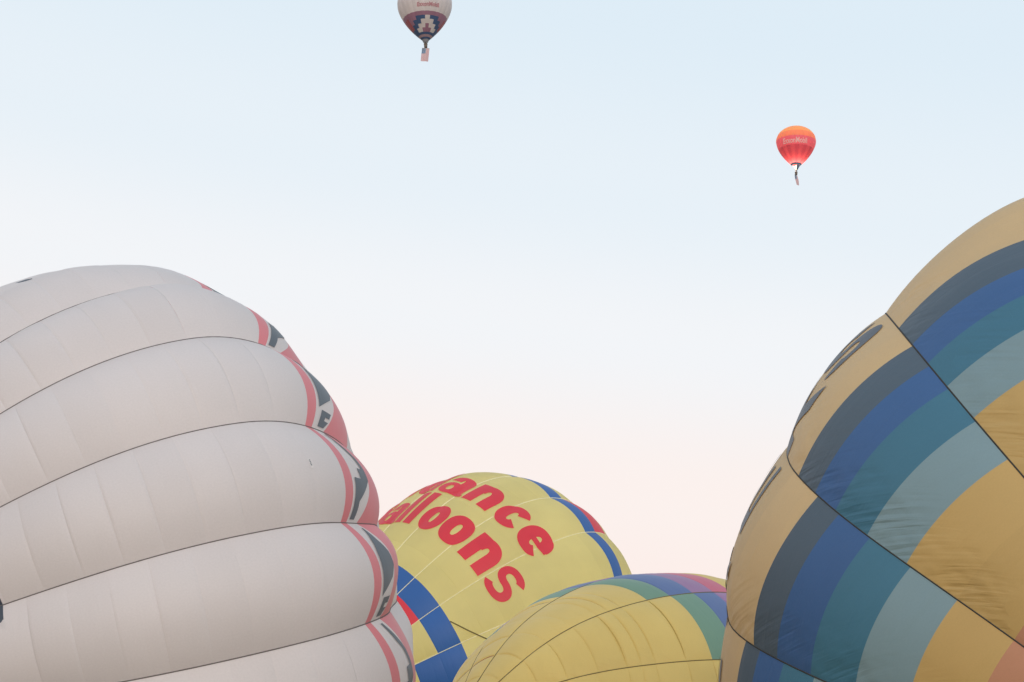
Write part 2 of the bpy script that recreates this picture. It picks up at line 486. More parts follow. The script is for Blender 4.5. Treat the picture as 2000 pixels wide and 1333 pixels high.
# ------------------------------------------------------------------ white balloon on the left
FIT = {"right":{"P":[13.66429,37.73206,4.64799,1.56639,0.49035,9.5,0.9,0.9,1.75,7.20154,0.0,-1.2],"N":16,"lat":[0.0634,-0.0689,-0.135,-0.1936,-0.2637,-0.3373,-0.438,-0.5171],"dth":{"-2":0.041,"-1":0.0031,"0":-0.0425},
  "X":[[4.61,35.95,5.48],[5.16,35.13,4.93],[5.88,34.39,4.39],[5.6,34.78,8.38],[6.11,33.9,7.58],[6.54,33.42,7.03],[7.09,32.94,6.41],[7.75,32.48,5.73],[8.71,31.94,4.81],[7.59,34.0,10.88],[7.89,33.08,9.97],[10.94,42.93,11.14],[12.54,44.49,9.83],[8.01,36.31,12.07],[5.42,37.31,9.27],[4.28,38.57,5.72]],
  "w":[[-1.2798,0.2417,-1.0231],[0.3385,-0.058,0.181],[0.4865,-0.0907,0.5452],[-0.5363,0.079,0.1516],[0.1222,-0.0483,0.1909],[0.1869,-0.0625,0.1478],[0.0377,-0.0103,-0.0611],[-0.219,0.0785,-0.3424],[0.0627,-0.0522,0.1719],[0.7438,-0.1243,-0.1221],[-0.328,0.1322,-0.2049],[0.1164,-0.0227,-0.0221],[-0.0995,0.0237,0.0007],[-0.6448,-0.008,0.4635],[0.6228,-0.0167,-0.3311],[0.5175,-0.112,0.425]],"sg":3.8,"sg2":1.5,"X2":[[11.4,35.48,13.75],[12.0,35.08,13.84],[10.49,35.22,13.51],[9.95,35.58,13.47],[9.45,35.72,13.31],[9.02,35.97,13.14],[8.62,36.09,12.91],[8.25,36.42,12.64],[7.5,36.6,11.97],[7.13,36.7,11.7],[6.82,36.75,11.41],[6.53,36.93,11.08],[6.21,36.94,10.62],[5.92,36.83,10.09],[5.75,36.86,9.69],[5.33,37.41,9.06],[5.11,37.39,8.71],[4.9,37.35,8.3],[4.69,37.34,7.81],[4.52,37.17,7.32],[4.43,37.25,6.85],[4.35,37.05,6.32],[4.29,38.14,5.9],[14.85,32.56,12.35],[14.88,33.28,12.97],[14.87,33.7,13.18],[14.85,34.58,13.54],[14.84,35.04,13.67],[14.82,35.5,13.78],[14.8,35.97,13.86],[14.77,36.44,13.91],[14.75,36.91,13.93],[14.72,37.39,13.92],[14.69,37.86,13.89],[14.66,38.33,13.83],[11.41,31.89,10.96],[11.33,32.12,11.38],[11.27,32.38,11.78],[11.21,32.68,12.16],[11.17,33.01,12.51],[11.14,33.4,12.81],[11.41,37.72,13.83],[11.49,38.19,13.78],[11.58,38.65,13.7],[11.67,39.11,13.6],[11.78,39.56,13.47],[8.03,32.84,9.63],[7.87,33.1,9.99],[7.74,33.4,10.35],[7.63,33.73,10.69],[7.55,34.1,11.0],[7.53,34.51,11.25],[8.32,38.49,12.4],[8.5,38.93,12.4],[8.7,39.37,12.37],[8.91,39.8,12.32],[9.13,40.22,12.24],[9.37,40.64,12.15],[6.43,33.52,7.14],[6.18,33.79,7.43],[5.95,34.09,7.71],[5.76,34.4,8.0],[5.6,34.74,8.28],[5.5,35.11,8.55],[6.5,39.11,10.26],[6.71,39.53,10.35],[6.93,39.93,10.42],[7.18,40.33,10.48],[7.44,40.72,10.51],[7.71,41.11,10.53],[6.42,33.95,4.16],[6.07,34.22,4.35],[5.74,34.52,4.54],[5.42,34.82,4.73],[5.13,35.14,4.92],[4.87,35.47,5.12],[5.16,39.66,7.37],[5.37,40.05,7.56],[5.59,40.44,7.74],[5.83,40.81,7.9],[6.08,41.18,8.06],[6.35,41.54,8.2],[4.59,39.1,2.63],[4.63,39.51,2.87],[4.71,39.92,3.11],[4.81,40.31,3.35]],"w2":[[-0.437,-0.021,0.434],[0.102,-0.241,0.576],[-0.021,-0.055,0.147],[0.033,-0.009,-0.015],[0.304,-0.131,0.185],[-0.319,0.055,0.116],[-0.19,0.012,0.111],[0.036,0.12,-0.464],[0.205,-0.087,0.12],[0.229,-0.178,0.493],[-0.561,0.157,-0.161],[0.031,0.067,-0.245],[0.343,-0.042,-0.059],[0.211,-0.028,-0.051],[-0.823,0.068,0.231],[0.635,-0.044,-0.268],[0.001,0.001,0.008],[-0.122,-0.069,0.527],[-0.225,0.093,-0.355],[0.316,-0.027,-0.068],[-0.165,0.007,0.041],[-0.379,0.045,-0.03],[0.462,-0.061,0.072],[0.002,0.002,-0.007],[-0.001,-0.003,0.01],[-0.003,-0.004,0.012],[-0.001,0.008,-0.021],[0.003,0.013,-0.039],[0.007,0.014,-0.044],[0.007,0.009,-0.031],[0.003,0.001,-0.006],[-0.003,-0.005,0.015],[-0.006,-0.005,0.02],[-0.003,-0.001,0.006],[0.005,0.004,-0.016],[0.008,0.016,-0.05],[0.034,0.04,-0.141],[-0.007,-0.019,0.059],[-0.089,-0.117,0.398],[-0.083,-0.09,0.319],[0.211,0.282,-0.956],[0.278,0.191,-0.768],[-0.091,-0.075,0.286],[-0.124,-0.086,0.346],[-0.02,-0.008,0.039],[0.06,0.042,-0.169],[0.005,-0.0,-0.004],[0.012,0.003,-0.018],[-0.007,-0.0,0.006],[-0.034,-0.006,0.045],[-0.024,-0.005,0.035],[0.077,0.014,-0.104],[0.049,-0.003,-0.033],[-0.02,-0.004,0.03],[-0.023,0.001,0.018],[-0.002,0.004,-0.01],[0.01,0.002,-0.015],[0.002,-0.003,0.008],[0.02,-0.001,-0.007],[0.008,-0.0,-0.006],[-0.032,0.002,0.009],[-0.058,0.003,0.024],[-0.009,-0.0,0.01],[0.159,-0.01,-0.057],[-0.101,-0.002,0.07],[0.008,0.001,-0.009],[0.039,0.001,-0.03],[0.019,0.0,-0.014],[-0.006,-0.001,0.006],[-0.011,-0.0,0.01],[0.014,-0.002,0.002],[0.012,-0.002,0.004],[-0.023,0.003,-0.003],[-0.056,0.007,-0.011],[-0.018,0.003,-0.007],[0.138,-0.017,0.026],[-0.198,0.023,-0.016],[0.034,-0.003,-0.001],[0.082,-0.009,0.005],[0.031,-0.004,0.003],[-0.02,0.002,-0.0],[-0.022,0.003,-0.002],[-0.004,0.001,-0.001],[-0.009,0.001,-0.002],[-0.011,0.001,-0.002],[-0.008,0.001,-0.001]],"sgn":-1},
 "white":{"P":[-8.22522,40.79868,6.00683,0.50963,0.2631,8.5,0.55004,1.18879,1.9401,2.1425,0.04368,0.08338],"N":22,"lat":[0.1664],"dth":{"0":0.019,"1":0.0145,"2":0.0099,"3":-0.0082,"4":-0.0352},
  "X":[[-10.0,34.75,11.09],[-9.11,34.95,11.69],[-8.37,35.2,12.09],[-7.54,35.59,12.44],[-6.98,35.92,12.59],[-9.53,33.44,9.34],[-8.85,33.46,9.75],[-8.15,33.54,10.14],[-7.49,33.69,10.47],[-6.83,33.91,10.76],[-5.94,34.36,11.06],[-5.49,34.7,11.15],[-9.2,32.72,7.45],[-8.29,32.64,7.87],[-7.38,32.65,8.27],[-6.49,32.78,8.62],[-5.62,33.05,8.94],[-4.93,33.39,9.17],[-4.42,33.8,9.3],[-3.92,34.44,9.37],[-9.01,32.54,5.67],[-8.09,32.39,5.95],[-7.19,32.33,6.22],[-6.31,32.37,6.49],[-5.44,32.53,6.75],[-4.59,32.82,7.01],[-3.74,33.35,7.27],[-3.17,34.11,7.45],[-6.78,32.52,4.39],[-5.91,32.56,4.55],[-4.95,32.73,4.76],[-4.09,33.03,4.99],[-3.32,33.49,5.23],[-2.62,34.45,5.58],[-6.24,37.16,12.72],[-4.41,36.9,11.05],[-3.31,36.9,9.37],[-2.65,36.72,7.79],[-9.09,38.1,13.64]],
  "w":[[-0.1454,-0.1193,0.314],[0.2001,0.0945,-0.1653],[0.1389,0.0888,-0.2103],[-0.0626,-0.0553,0.139],[-0.2359,0.0881,-0.4333],[-0.0068,0.0194,-0.0213],[0.1026,0.1146,-0.3365],[-0.1736,-0.1566,0.4334],[-0.0361,-0.0869,0.2579],[0.1014,0.0436,-0.1281],[-0.0104,0.0188,-0.0782],[-0.1239,0.0037,-0.0646],[0.0418,0.0279,-0.1434],[0.1039,0.0905,-0.3791],[-0.0017,0.0149,-0.1143],[0.0118,-0.0013,-0.0139],[-0.0479,-0.0872,0.3551],[0.051,-0.0234,0.1725],[0.0262,0.0439,-0.1213],[-0.1492,0.0362,-0.1736],[-0.0576,-0.0522,0.2273],[0.0159,-0.0011,0.0334],[-0.0776,-0.0517,0.304],[-0.0785,-0.0191,0.1236],[-0.0881,-0.0366,0.2266],[0.0268,-0.0012,0.0566],[0.1113,0.0436,-0.2635],[0.1946,0.0671,-0.4469],[0.0436,0.0194,-0.111],[0.0958,0.055,-0.3785],[0.0108,0.0232,-0.1457],[-0.0578,-0.0024,0.001],[-0.0628,-0.0313,0.202],[0.0254,-0.0606,0.4365],[0.0541,-0.0725,0.2724],[0.3978,-0.0333,0.3113],[-0.0872,0.0029,-0.0024],[-0.2309,-0.0105,-0.083],[-0.0278,-0.0075,0.0036]],"sg":3.4,"sg2":0.95,"X2":[[-7.06,37.31,13.49],[-6.75,37.4,13.4],[-6.46,37.61,13.31],[-6.15,37.75,13.16],[-5.84,37.77,12.93],[-5.31,36.32,12.26],[-5.03,36.52,12.12],[-4.73,36.84,11.92],[-4.44,37.2,11.65],[-4.29,37.45,11.47],[-4.17,37.66,11.3],[-3.76,36.17,10.5],[-3.48,36.62,10.17],[-3.31,37.04,9.85],[-3.24,37.45,9.65],[-3.19,37.73,9.39],[-2.91,36.23,8.81],[-2.8,36.37,8.63],[-2.72,36.64,8.48],[-2.67,36.85,8.3],[-2.64,36.95,8.14],[-2.64,37.12,7.97],[-2.69,37.7,7.85],[-2.5,36.33,7.42],[-2.4,36.57,7.29],[-2.3,36.52,7.09],[-2.25,36.71,6.93],[-2.23,36.76,6.62],[-2.25,36.84,6.49],[-2.27,36.86,6.39],[-2.28,37.57,6.2],[-2.12,37.11,5.88],[-2.03,37.01,5.63],[-1.96,36.96,5.26],[-1.95,36.8,5.02],[-1.95,36.69,4.83],[-11.03,37.9,13.28],[-10.46,38.14,13.62],[-9.87,38.34,13.86],[-9.42,38.48,14.0],[-9.15,38.63,14.07],[-8.78,38.75,14.1],[-7.89,36.95,13.52],[-7.57,37.05,13.52],[-7.26,37.16,13.5],[-12.14,38.67,12.64],[-11.74,38.9,12.98],[-11.32,39.14,13.28],[-10.87,39.39,13.55],[-10.4,39.65,13.76],[-9.92,39.92,13.92],[-9.41,40.19,13.97],[-8.91,40.47,13.92],[-8.43,40.73,13.77],[-11.55,36.47,11.77],[-11.14,36.61,12.14],[-10.71,36.78,12.48],[-10.27,36.96,12.79],[-9.81,37.17,13.07],[-7.64,38.42,13.6],[-7.2,38.75,13.47],[-6.8,39.09,13.27],[-6.44,39.43,13.01],[-6.11,39.76,12.71],[-5.82,40.08,12.36],[-5.56,40.39,11.97],[-8.88,35.03,11.79],[-8.4,35.2,12.05],[-7.91,35.41,12.27],[-7.41,35.66,12.46],[-6.93,35.95,12.59],[-4.69,38.87,11.47],[-4.54,39.3,11.14],[-4.42,39.72,10.78],[-4.33,40.14,10.4],[-6.42,34.09,10.92],[-5.93,34.36,11.07],[-5.47,34.71,11.15],[-5.07,35.14,11.16],[-4.72,35.6,11.11],[-3.75,38.92,9.91],[-3.73,39.43,9.64],[-3.75,39.93,9.35],[-3.78,40.43,9.04],[-4.04,34.26,9.32],[-3.75,34.77,9.32],[-3.24,38.98,8.66],[-3.31,39.54,8.51],[-3.41,40.09,8.33],[-3.44,33.71,7.34],[-3.15,34.2,7.43],[-2.93,34.74,7.49],[-2.93,39.11,7.63],[-3.06,39.69,7.6],[-3.22,40.26,7.56],[-2.8,34.14,5.5],[-2.57,34.65,5.66],[-2.42,35.19,5.81],[-2.64,38.92,6.63],[-2.79,39.49,6.73],[-2.96,40.05,6.83],[-2.75,34.83,3.11],[-2.48,35.28,3.36],[-2.29,35.76,3.62],[-2.23,38.1,4.79],[-2.33,38.63,5.05],[-2.45,39.14,5.3],[-2.61,39.65,5.56],[-2.79,40.16,5.81],[-2.41,37.27,2.09],[-2.28,38.16,2.82],[-2.35,39.04,3.56]],"w2":[[0.02,0.012,-0.026],[-0.016,0.001,-0.009],[0.06,-0.005,0.059],[-0.142,0.118,-0.487],[0.059,-0.059,0.231],[-0.088,0.04,-0.183],[0.12,-0.001,0.056],[-0.042,-0.052,0.18],[0.052,0.061,-0.202],[-0.254,0.045,-0.302],[0.125,-0.039,0.208],[-0.108,0.01,-0.091],[0.248,-0.013,0.166],[0.042,-0.014,0.099],[-0.712,0.079,-0.706],[0.476,-0.052,0.46],[-0.333,-0.018,-0.069],[0.083,0.024,-0.105],[0.704,-0.023,0.461],[0.719,0.012,0.318],[-0.522,0.027,-0.369],[-1.816,-0.015,-0.866],[0.796,-0.001,0.409],[-0.585,-0.011,-0.223],[0.942,-0.02,0.573],[0.753,-0.005,0.395],[0.508,0.068,-0.186],[-0.855,-0.026,-0.197],[-1.877,-0.081,-0.365],[0.753,0.049,0.008],[0.207,-0.003,0.135],[1.131,0.039,0.212],[0.314,0.018,-0.017],[-1.468,-0.077,-0.017],[-0.133,-0.017,0.15],[0.928,0.061,-0.152],[0.05,0.031,-0.057],[-0.03,0.055,-0.208],[-0.009,-0.042,0.138],[0.051,0.021,-0.026],[0.094,0.098,-0.251],[-0.08,-0.001,-0.054],[0.068,0.062,-0.15],[-0.072,-0.003,-0.04],[0.022,-0.0,0.012],[-0.003,0.001,-0.006],[-0.012,-0.009,0.019],[-0.003,-0.014,0.044],[0.007,-0.004,0.019],[-0.008,-0.002,0.001],[-0.017,-0.015,0.037],[0.0,-0.011,0.035],[0.007,0.003,-0.003],[-0.001,0.002,-0.009],[0.005,0.004,-0.008],[-0.005,-0.004,0.01],[-0.011,-0.008,0.016],[0.019,0.019,-0.044],[-0.031,-0.049,0.131],[-0.022,-0.08,0.241],[0.028,0.036,-0.094],[0.004,-0.012,0.042],[-0.002,-0.011,0.033],[-0.001,0.007,-0.024],[-0.003,0.002,-0.009],[0.003,-0.002,0.01],[-0.001,0.002,-0.009],[0.003,-0.003,0.014],[0.002,-0.003,0.013],[-0.017,0.021,-0.079],[0.016,-0.041,0.143],[0.047,-0.016,0.087],[-0.039,0.014,-0.075],[-0.004,-0.002,0.003],[0.01,-0.002,0.014],[-0.002,0.001,-0.004],[0.004,-0.001,0.006],[0.003,-0.001,0.008],[-0.021,0.01,-0.049],[0.036,-0.019,0.089],[0.058,-0.005,0.055],[-0.043,0.005,-0.047],[0.017,-0.002,0.016],[-0.012,0.001,-0.009],[-0.014,-0.002,-0.0],[0.026,0.002,0.004],[-0.123,0.007,-0.091],[0.069,-0.004,0.051],[0.007,-0.0,0.004],[-0.022,0.001,-0.018],[0.069,-0.004,0.058],[-0.072,0.005,-0.065],[-0.09,0.0,-0.049],[0.047,-0.001,0.029],[-0.03,0.001,-0.02],[0.021,0.001,0.003],[-0.07,-0.003,-0.013],[0.077,0.003,0.02],[-0.188,-0.001,-0.08],[0.141,0.002,0.057],[-0.018,-0.001,-0.004],[-0.034,-0.002,0.005],[0.148,0.009,-0.019],[-0.206,-0.013,0.026],[0.005,0.005,-0.051],[-0.066,-0.002,-0.014],[0.018,-0.001,0.018],[0.034,0.001,0.006],[-0.03,-0.0,-0.011],[0.009,0.001,-0.001],[-0.011,-0.0,-0.001],[0.015,-0.0,0.009]],"sgn":1},
 "y2":{"P":[4.67078,61.15482,3.71957,0.72794,-0.16303,6.5,0.7,1.38147,2.32395,1.60876,0.04511,-22.40349],"N":12,"lat":[-0.6798,-0.5696,-0.4408,-0.3312,-0.2311],"dth":{"0":-0.0543,"1":0.0182,"2":0.036},
  "X":[[-1.1,55.98,6.38],[-0.76,56.27,6.82],[-0.43,56.56,7.23],[0.14,57.04,7.86],[0.81,57.63,8.52],[1.55,58.27,9.11],[1.96,58.63,9.38],[-0.4,55.37,6.32],[0.33,55.46,6.81],[1.11,55.59,7.31],[1.81,55.73,7.72],[2.59,55.92,8.12],[3.38,56.17,8.49],[4.09,56.43,8.76],[4.83,56.77,8.98],[5.79,57.29,9.16],[6.69,57.88,9.2],[1.33,54.7,6.09],[2.48,54.63,6.36],[3.76,54.66,6.6],[5.06,54.83,6.78],[6.17,55.12,6.86],[-1.82,58.67,6.45],[-1.39,59.02,7.11],[-0.78,59.27,7.81],[0.39,59.59,8.77],[1.79,59.59,9.5],[3.21,59.73,9.93],[4.84,59.3,9.99],[6.0,59.4,9.85],[6.88,59.56,9.64]],
  "w":[[0.3426,0.0387,-0.3578],[0.0896,-0.0106,0.1815],[-0.373,-0.0372,0.3615],[0.1502,0.0246,-0.269],[0.1877,0.0272,-0.2793],[-0.0252,-0.0071,0.0581],[0.1374,0.0286,-0.262],[0.3506,0.053,-0.6948],[-0.3389,-0.0289,0.316],[-0.2896,-0.0383,0.4143],[-0.0923,-0.0133,0.1604],[0.009,0.0049,-0.0138],[0.0122,-0.0071,0.0676],[0.0595,-0.0094,0.0245],[0.0494,-0.0198,0.0882],[0.0036,0.0081,-0.0786],[-0.1499,0.0705,-0.3878],[-0.0545,-0.0202,0.2587],[0.2141,0.0231,-0.2657],[0.0415,0.0222,-0.2191],[-0.0757,0.0047,-0.0138],[0.0135,-0.0197,0.1555],[-0.0397,-0.0046,0.0597],[-0.1936,-0.0176,0.1302],[0.1548,0.0134,-0.1066],[-0.0995,-0.0063,0.0849],[-0.085,-0.042,0.342],[0.0165,0.0167,-0.1426],[-0.1029,0.0363,-0.1907],[-0.0556,-0.0188,0.1955],[0.2325,-0.0806,0.3992]],"sg":2.6,"sg2":0.95,"X2":[[-1.88,59.22,6.49],[-1.46,59.4,7.18],[-0.85,59.55,7.87],[0.35,59.63,8.8],[1.77,59.92,9.55],[3.21,60.11,9.95],[4.89,59.79,10.1],[6.1,59.91,10.04],[7.0,60.04,9.87],[-2.24,57.45,4.9],[-2.34,58.01,4.88],[-2.47,59.13,4.83],[-1.93,57.31,5.77],[-1.95,57.83,5.97],[-1.59,61.01,6.89],[-1.43,61.54,6.98],[-1.37,56.83,6.41],[-1.24,57.24,6.77],[-1.1,57.65,7.11],[-0.94,58.07,7.43],[0.6,60.87,8.98],[0.91,61.31,9.12],[0.93,57.74,8.65],[1.67,58.37,9.17],[2.05,58.7,9.39],[4.9,61.2,10.12],[5.32,61.56,10.08],[6.14,62.27,9.82]],"w2":[[0.067,-0.0,0.028],[-0.065,-0.001,-0.01],[0.074,0.003,-0.011],[0.007,-0.001,0.005],[0.025,-0.001,0.002],[0.019,-0.0,-0.008],[-0.003,0.009,-0.067],[-0.024,0.004,-0.014],[0.004,0.0,-0.003],[-0.004,0.0,-0.002],[0.008,-0.0,0.004],[-0.008,0.0,-0.004],[0.018,-0.0,0.009],[-0.029,0.0,-0.014],[-0.01,-0.0,-0.002],[0.007,-0.0,0.003],[-0.005,-0.0,-0.001],[0.002,-0.0,0.004],[0.019,0.001,-0.006],[-0.023,-0.001,0.005],[-0.021,0.001,-0.002],[0.012,-0.0,0.001],[-0.005,0.0,0.001],[0.012,-0.0,-0.003],[-0.021,0.0,0.002],[-0.0,-0.006,0.043],[0.005,0.003,-0.025],[-0.001,-0.001,0.007]],"sgn":1},
 "y1":{"P":[-0.41698,95.24916,11.32197,0.61544,0.35024,9.0,0.70884,1.47708,1.88571,1.93436,0.01768,0.5685],"N":20,"lat":[-0.8536,-0.7483,0.1526],"dth":{"0":-0.0099,"1":0.0024,"2":0.0024,"3":0.0043},
  "X":[[-5.69,88.74,15.08],[-4.43,89.22,16.55],[-2.94,89.95,17.93],[-5.53,87.27,12.77],[-4.69,87.31,13.61],[-2.57,87.7,15.51],[-1.75,87.96,16.15],[-0.89,88.31,16.76],[1.26,89.61,17.91],[2.04,90.34,18.1],[-4.34,86.52,11.58],[-3.38,86.48,12.25],[-1.73,86.57,13.35],[-0.5,86.8,14.12],[0.59,87.13,14.75],[2.29,87.96,15.64],[3.62,89.13,16.16],[-4.51,86.35,9.52],[-3.41,86.21,10.01],[-2.34,86.14,10.5],[-7.33,93.71,16.95],[-6.26,94.18,18.07],[-4.22,93.89,19.31],[-2.6,93.4,19.77],[-1.06,92.97,19.81],[0.05,92.63,19.6],[1.47,92.45,19.11],[3.17,92.07,18.03],[4.08,91.82,17.2],[4.82,91.58,16.32],[5.62,91.81,15.25],[6.07,91.92,14.46]],
  "w":[[-0.2529,-0.0538,0.2684],[0.5405,0.1392,-0.6731],[-0.3152,-0.0956,0.4517],[0.0508,0.0082,-0.0466],[0.1292,0.0227,-0.1463],[0.0174,0.0227,-0.149],[-0.2644,-0.0692,0.3895],[-0.0096,-0.05,0.3055],[0.2972,0.1331,-0.7476],[-0.1829,0.0257,-0.1126],[-0.3362,-0.0672,0.447],[0.2214,0.0405,-0.2775],[-0.1379,-0.0318,0.2156],[0.0182,0.0197,-0.108],[0.2014,0.0592,-0.38],[-0.0653,-0.0506,0.3039],[-0.0699,-0.0318,0.1719],[0.1363,0.03,-0.2145],[-0.028,-0.0026,0.0295],[-0.0078,-0.0065,0.0438],[-0.2922,-0.0757,0.3317],[0.4215,0.1207,-0.5358],[-0.2643,-0.1445,0.6986],[0.0453,0.1696,-0.8682],[0.1472,-0.069,0.3682],[-0.0302,0.0166,-0.0827],[0.046,-0.0775,0.4035],[-0.405,0.071,-0.3188],[0.6854,-0.1325,0.599],[-0.3928,0.0689,-0.2952],[0.4131,-0.0297,0.0492],[-0.3547,0.0407,-0.1225]],"sg":3.6,"sg2":0.95,"X2":[[-7.48,94.23,17.1],[-6.22,93.07,17.95],[-4.3,93.87,19.42],[-2.69,94.16,19.99],[-1.09,92.94,19.97],[0.03,93.15,19.86],[1.48,92.29,19.23],[3.23,92.65,18.24],[4.17,91.85,17.33],[4.89,92.12,16.49],[5.68,91.69,15.3],[6.05,91.96,14.5],[-8.16,95.28,16.15],[-7.86,95.65,16.52],[-8.12,92.18,15.49],[-7.86,92.47,15.96],[-7.57,92.77,16.4],[-5.88,94.35,18.38],[-5.48,94.68,18.7],[-5.06,95.01,19.0],[-4.62,95.34,19.26],[-4.16,95.67,19.48],[-3.67,96.0,19.64],[-3.16,96.31,19.72],[-5.9,91.04,17.03],[-5.55,91.28,17.46],[-5.18,91.54,17.87],[-4.79,91.8,18.26],[-4.39,92.08,18.62],[-3.98,92.37,18.96],[-3.55,92.68,19.26],[-3.09,92.99,19.52],[-1.15,94.37,19.98],[-0.66,94.72,19.92],[-0.18,95.07,19.79],[0.29,95.41,19.6],[0.73,95.74,19.36],[-1.85,90.6,18.73],[-1.39,90.9,18.99],[-0.92,91.23,19.2],[-0.44,91.58,19.36],[0.03,91.97,19.44],[1.93,93.86,19.05],[2.28,94.29,18.82],[2.6,94.71,18.53],[1.91,90.2,18.04],[2.32,90.65,18.09],[2.7,91.13,18.09],[3.97,93.42,17.52],[4.15,93.93,17.27],[4.31,94.45,17.0],[3.76,89.3,16.18],[4.1,89.79,16.25],[4.4,90.32,16.29],[4.65,90.87,16.28],[5.28,93.47,15.85],[5.32,94.05,15.68],[5.33,94.62,15.49],[5.39,89.35,13.98],[5.63,89.9,14.09],[5.83,90.47,14.17],[6.14,93.18,14.28],[6.1,93.79,14.26],[6.02,94.39,14.22],[6.72,93.36,12.63]],"w2":[[0.085,0.011,-0.028],[0.089,0.03,-0.141],[0.063,0.013,-0.054],[0.082,0.039,-0.191],[0.044,0.019,-0.091],[0.012,0.028,-0.148],[0.023,0.018,-0.099],[-0.064,0.027,-0.139],[0.021,0.001,-0.012],[-0.087,0.026,-0.135],[-0.032,0.006,-0.028],[-0.053,0.012,-0.064],[-0.012,-0.002,0.004],[-0.011,-0.002,0.004],[-0.014,-0.003,0.012],[0.046,0.01,-0.036],[-0.056,-0.011,0.041],[-0.073,-0.021,0.094],[0.053,0.015,-0.066],[-0.023,-0.005,0.023],[-0.015,-0.004,0.017],[0.005,0.001,-0.004],[-0.004,-0.002,0.009],[-0.003,-0.001,0.005],[0.003,0.001,-0.004],[-0.004,-0.002,0.008],[-0.009,-0.003,0.013],[0.001,0.001,-0.006],[-0.004,-0.003,0.014],[-0.011,-0.004,0.019],[0.03,0.018,-0.088],[-0.067,-0.03,0.146],[-0.061,-0.031,0.151],[0.04,0.016,-0.08],[-0.007,-0.004,0.017],[-0.006,-0.002,0.011],[0.003,0.002,-0.008],[0.001,0.001,-0.008],[-0.001,-0.002,0.013],[-0.002,-0.002,0.013],[0.009,0.016,-0.086],[-0.027,-0.031,0.165],[-0.007,-0.014,0.074],[0.013,0.009,-0.048],[-0.005,-0.002,0.011],[0.006,-0.003,0.015],[-0.019,0.011,-0.057],[0.021,-0.015,0.077],[0.052,-0.025,0.13],[-0.037,0.018,-0.094],[0.009,-0.004,0.023],[0.002,-0.001,0.004],[0.014,-0.004,0.021],[-0.056,0.017,-0.089],[0.072,-0.023,0.119],[0.054,-0.015,0.079],[-0.045,0.012,-0.064],[0.014,-0.004,0.019],[0.01,-0.002,0.011],[-0.033,0.007,-0.037],[0.04,-0.009,0.044],[0.049,-0.011,0.056],[-0.039,0.009,-0.045],[0.012,-0.003,0.014],[-0.004,0.001,-0.004]],"sgn":1}}
env = Envelope(FIT['white'], .122)
wb = thing('hot_air_balloon', tuple(env.S(0., env.smin).tolist()[:2]) + (0.,), 'huge white balloon lying half inflated at left, pink rings and dark zigzags', 'balloon', 'balloons being inflated on the field')
RINGS = [(1.54, .2), (1.74, .32), (2.16, .66), (3.38, .12)]
shift = {-3: .3, -2: .12, -1: .4, 0: -.15, 1: .01, 2: .12, 3: -.22, 4: .05, 5: .3}
for k in range(-3, env.N - 3):
    if k > 5:
        build_gore(env, wb, k, [], rest=white_cloth)
        continue
    seams = [shift[k] + .73 * j for j in range(-12, 3)]
    seams = [s for s in seams if -8.6 < s < .95]
    dA = {-1: -.32, 0: -.1}.get(k, 0.)
    A0, A1, A2, A3 = [(s + dA, c) for s, c in RINGS]
    pan = [((a, 0), (b, 0), white_cloth, 4) for a, b in zip(seams[:-1], seams[1:])]
    pan.append(((seams[-1], 0), A0, white_cloth, 4))
    pan += [(A0, A1, pink_cloth, 2), (A1, A2, white_cloth, 4), (A2, A3, pink_cloth, 5)]
    build_gore(env, wb, k, pan, lambda s: 0. if s > 1.6 else .010 + .024 * min(1., max(0., (.5 - s) / 4.5)), white_cloth, nu=18, groove=.012)
LENS = [(.06, .72, .8), (.2, .35, .75), (.35, .14, .9), (.5, .1, .95), (.62, .1, .78), (.72, .12, .4), (.78, .14, .16)]
STEP = [(.80, .30, .86), (.86, .3, .86), (.861, .3, .6), (.9, .3, .6), (.901, .3, .9), (.97, .34, .8)]
ZIG = [(.04, .55, .72), (.2, .6, .85), (.3, .74, .95), (.44, .78, .97), (.441, .5, .97), (.56, .5, .97), (.561, .14, .95), (.68, .12, .7), (.8, .1, .42), (.97, .12, .5)]
for k in range(-2, 6):
    dA = {-1: -.32, 0: -.1}.get(k, 0.)
    A1, A2 = [(s + dA, c) for s, c in RINGS[1:3]]
    if k % 2:
        strip_mark(env, wb, 'zigzag_motif', k, LENS, A1, A2, slate_cloth)
        strip_mark(env, wb, 'zigzag_motif', k, STEP, A1, A2, slate_cloth)
    else:
        strip_mark(env, wb, 'zigzag_motif', k, ZIG, A1, A2, slate_cloth)
for k in range(-4, 7):
    load_tape(env, wb, k, dark_tape, .024, .012)
# corner of a big dark emblem at the left edge, and a small sewn label
strip_mark(env, wb, 'emblem', 2, [(.7, .2, .8), (.93, .4, .868), (.999, .6, .868)], (-7.4, 0), (-4.68, 0), ink_cloth)
strip_mark(env, wb, 'emblem', 3, [(.001, .69, .868), (.21, .835, .868), (.28, .875, .876)], (-7.4, 0), (-4.68, 0), ink_cloth)
strip_mark(env, wb, 'emblem', -2, [(.76, .3, .6), (.81, .35, .7), (.845, .5, .68)], (-1.9, 0), (-1.1, 0), ink_cloth)
lab = strip_mark(env, wb, 'sewn_label', 2, [(.455, 0, 1), (.54, 0, 1)], (.85, 0), (.92, 0), fabric('label_cloth', (.80, .75, .735), .1), .012)
for a, b in ((.463, .472), (.478, .487), (.493, .502), (.508, .518)):
    strip_mark(env, lab, 'label_print', 2, [(a, .3, .72), (b, .3, .72)], (.85, 0), (.92, 0), slate_cloth, .017)

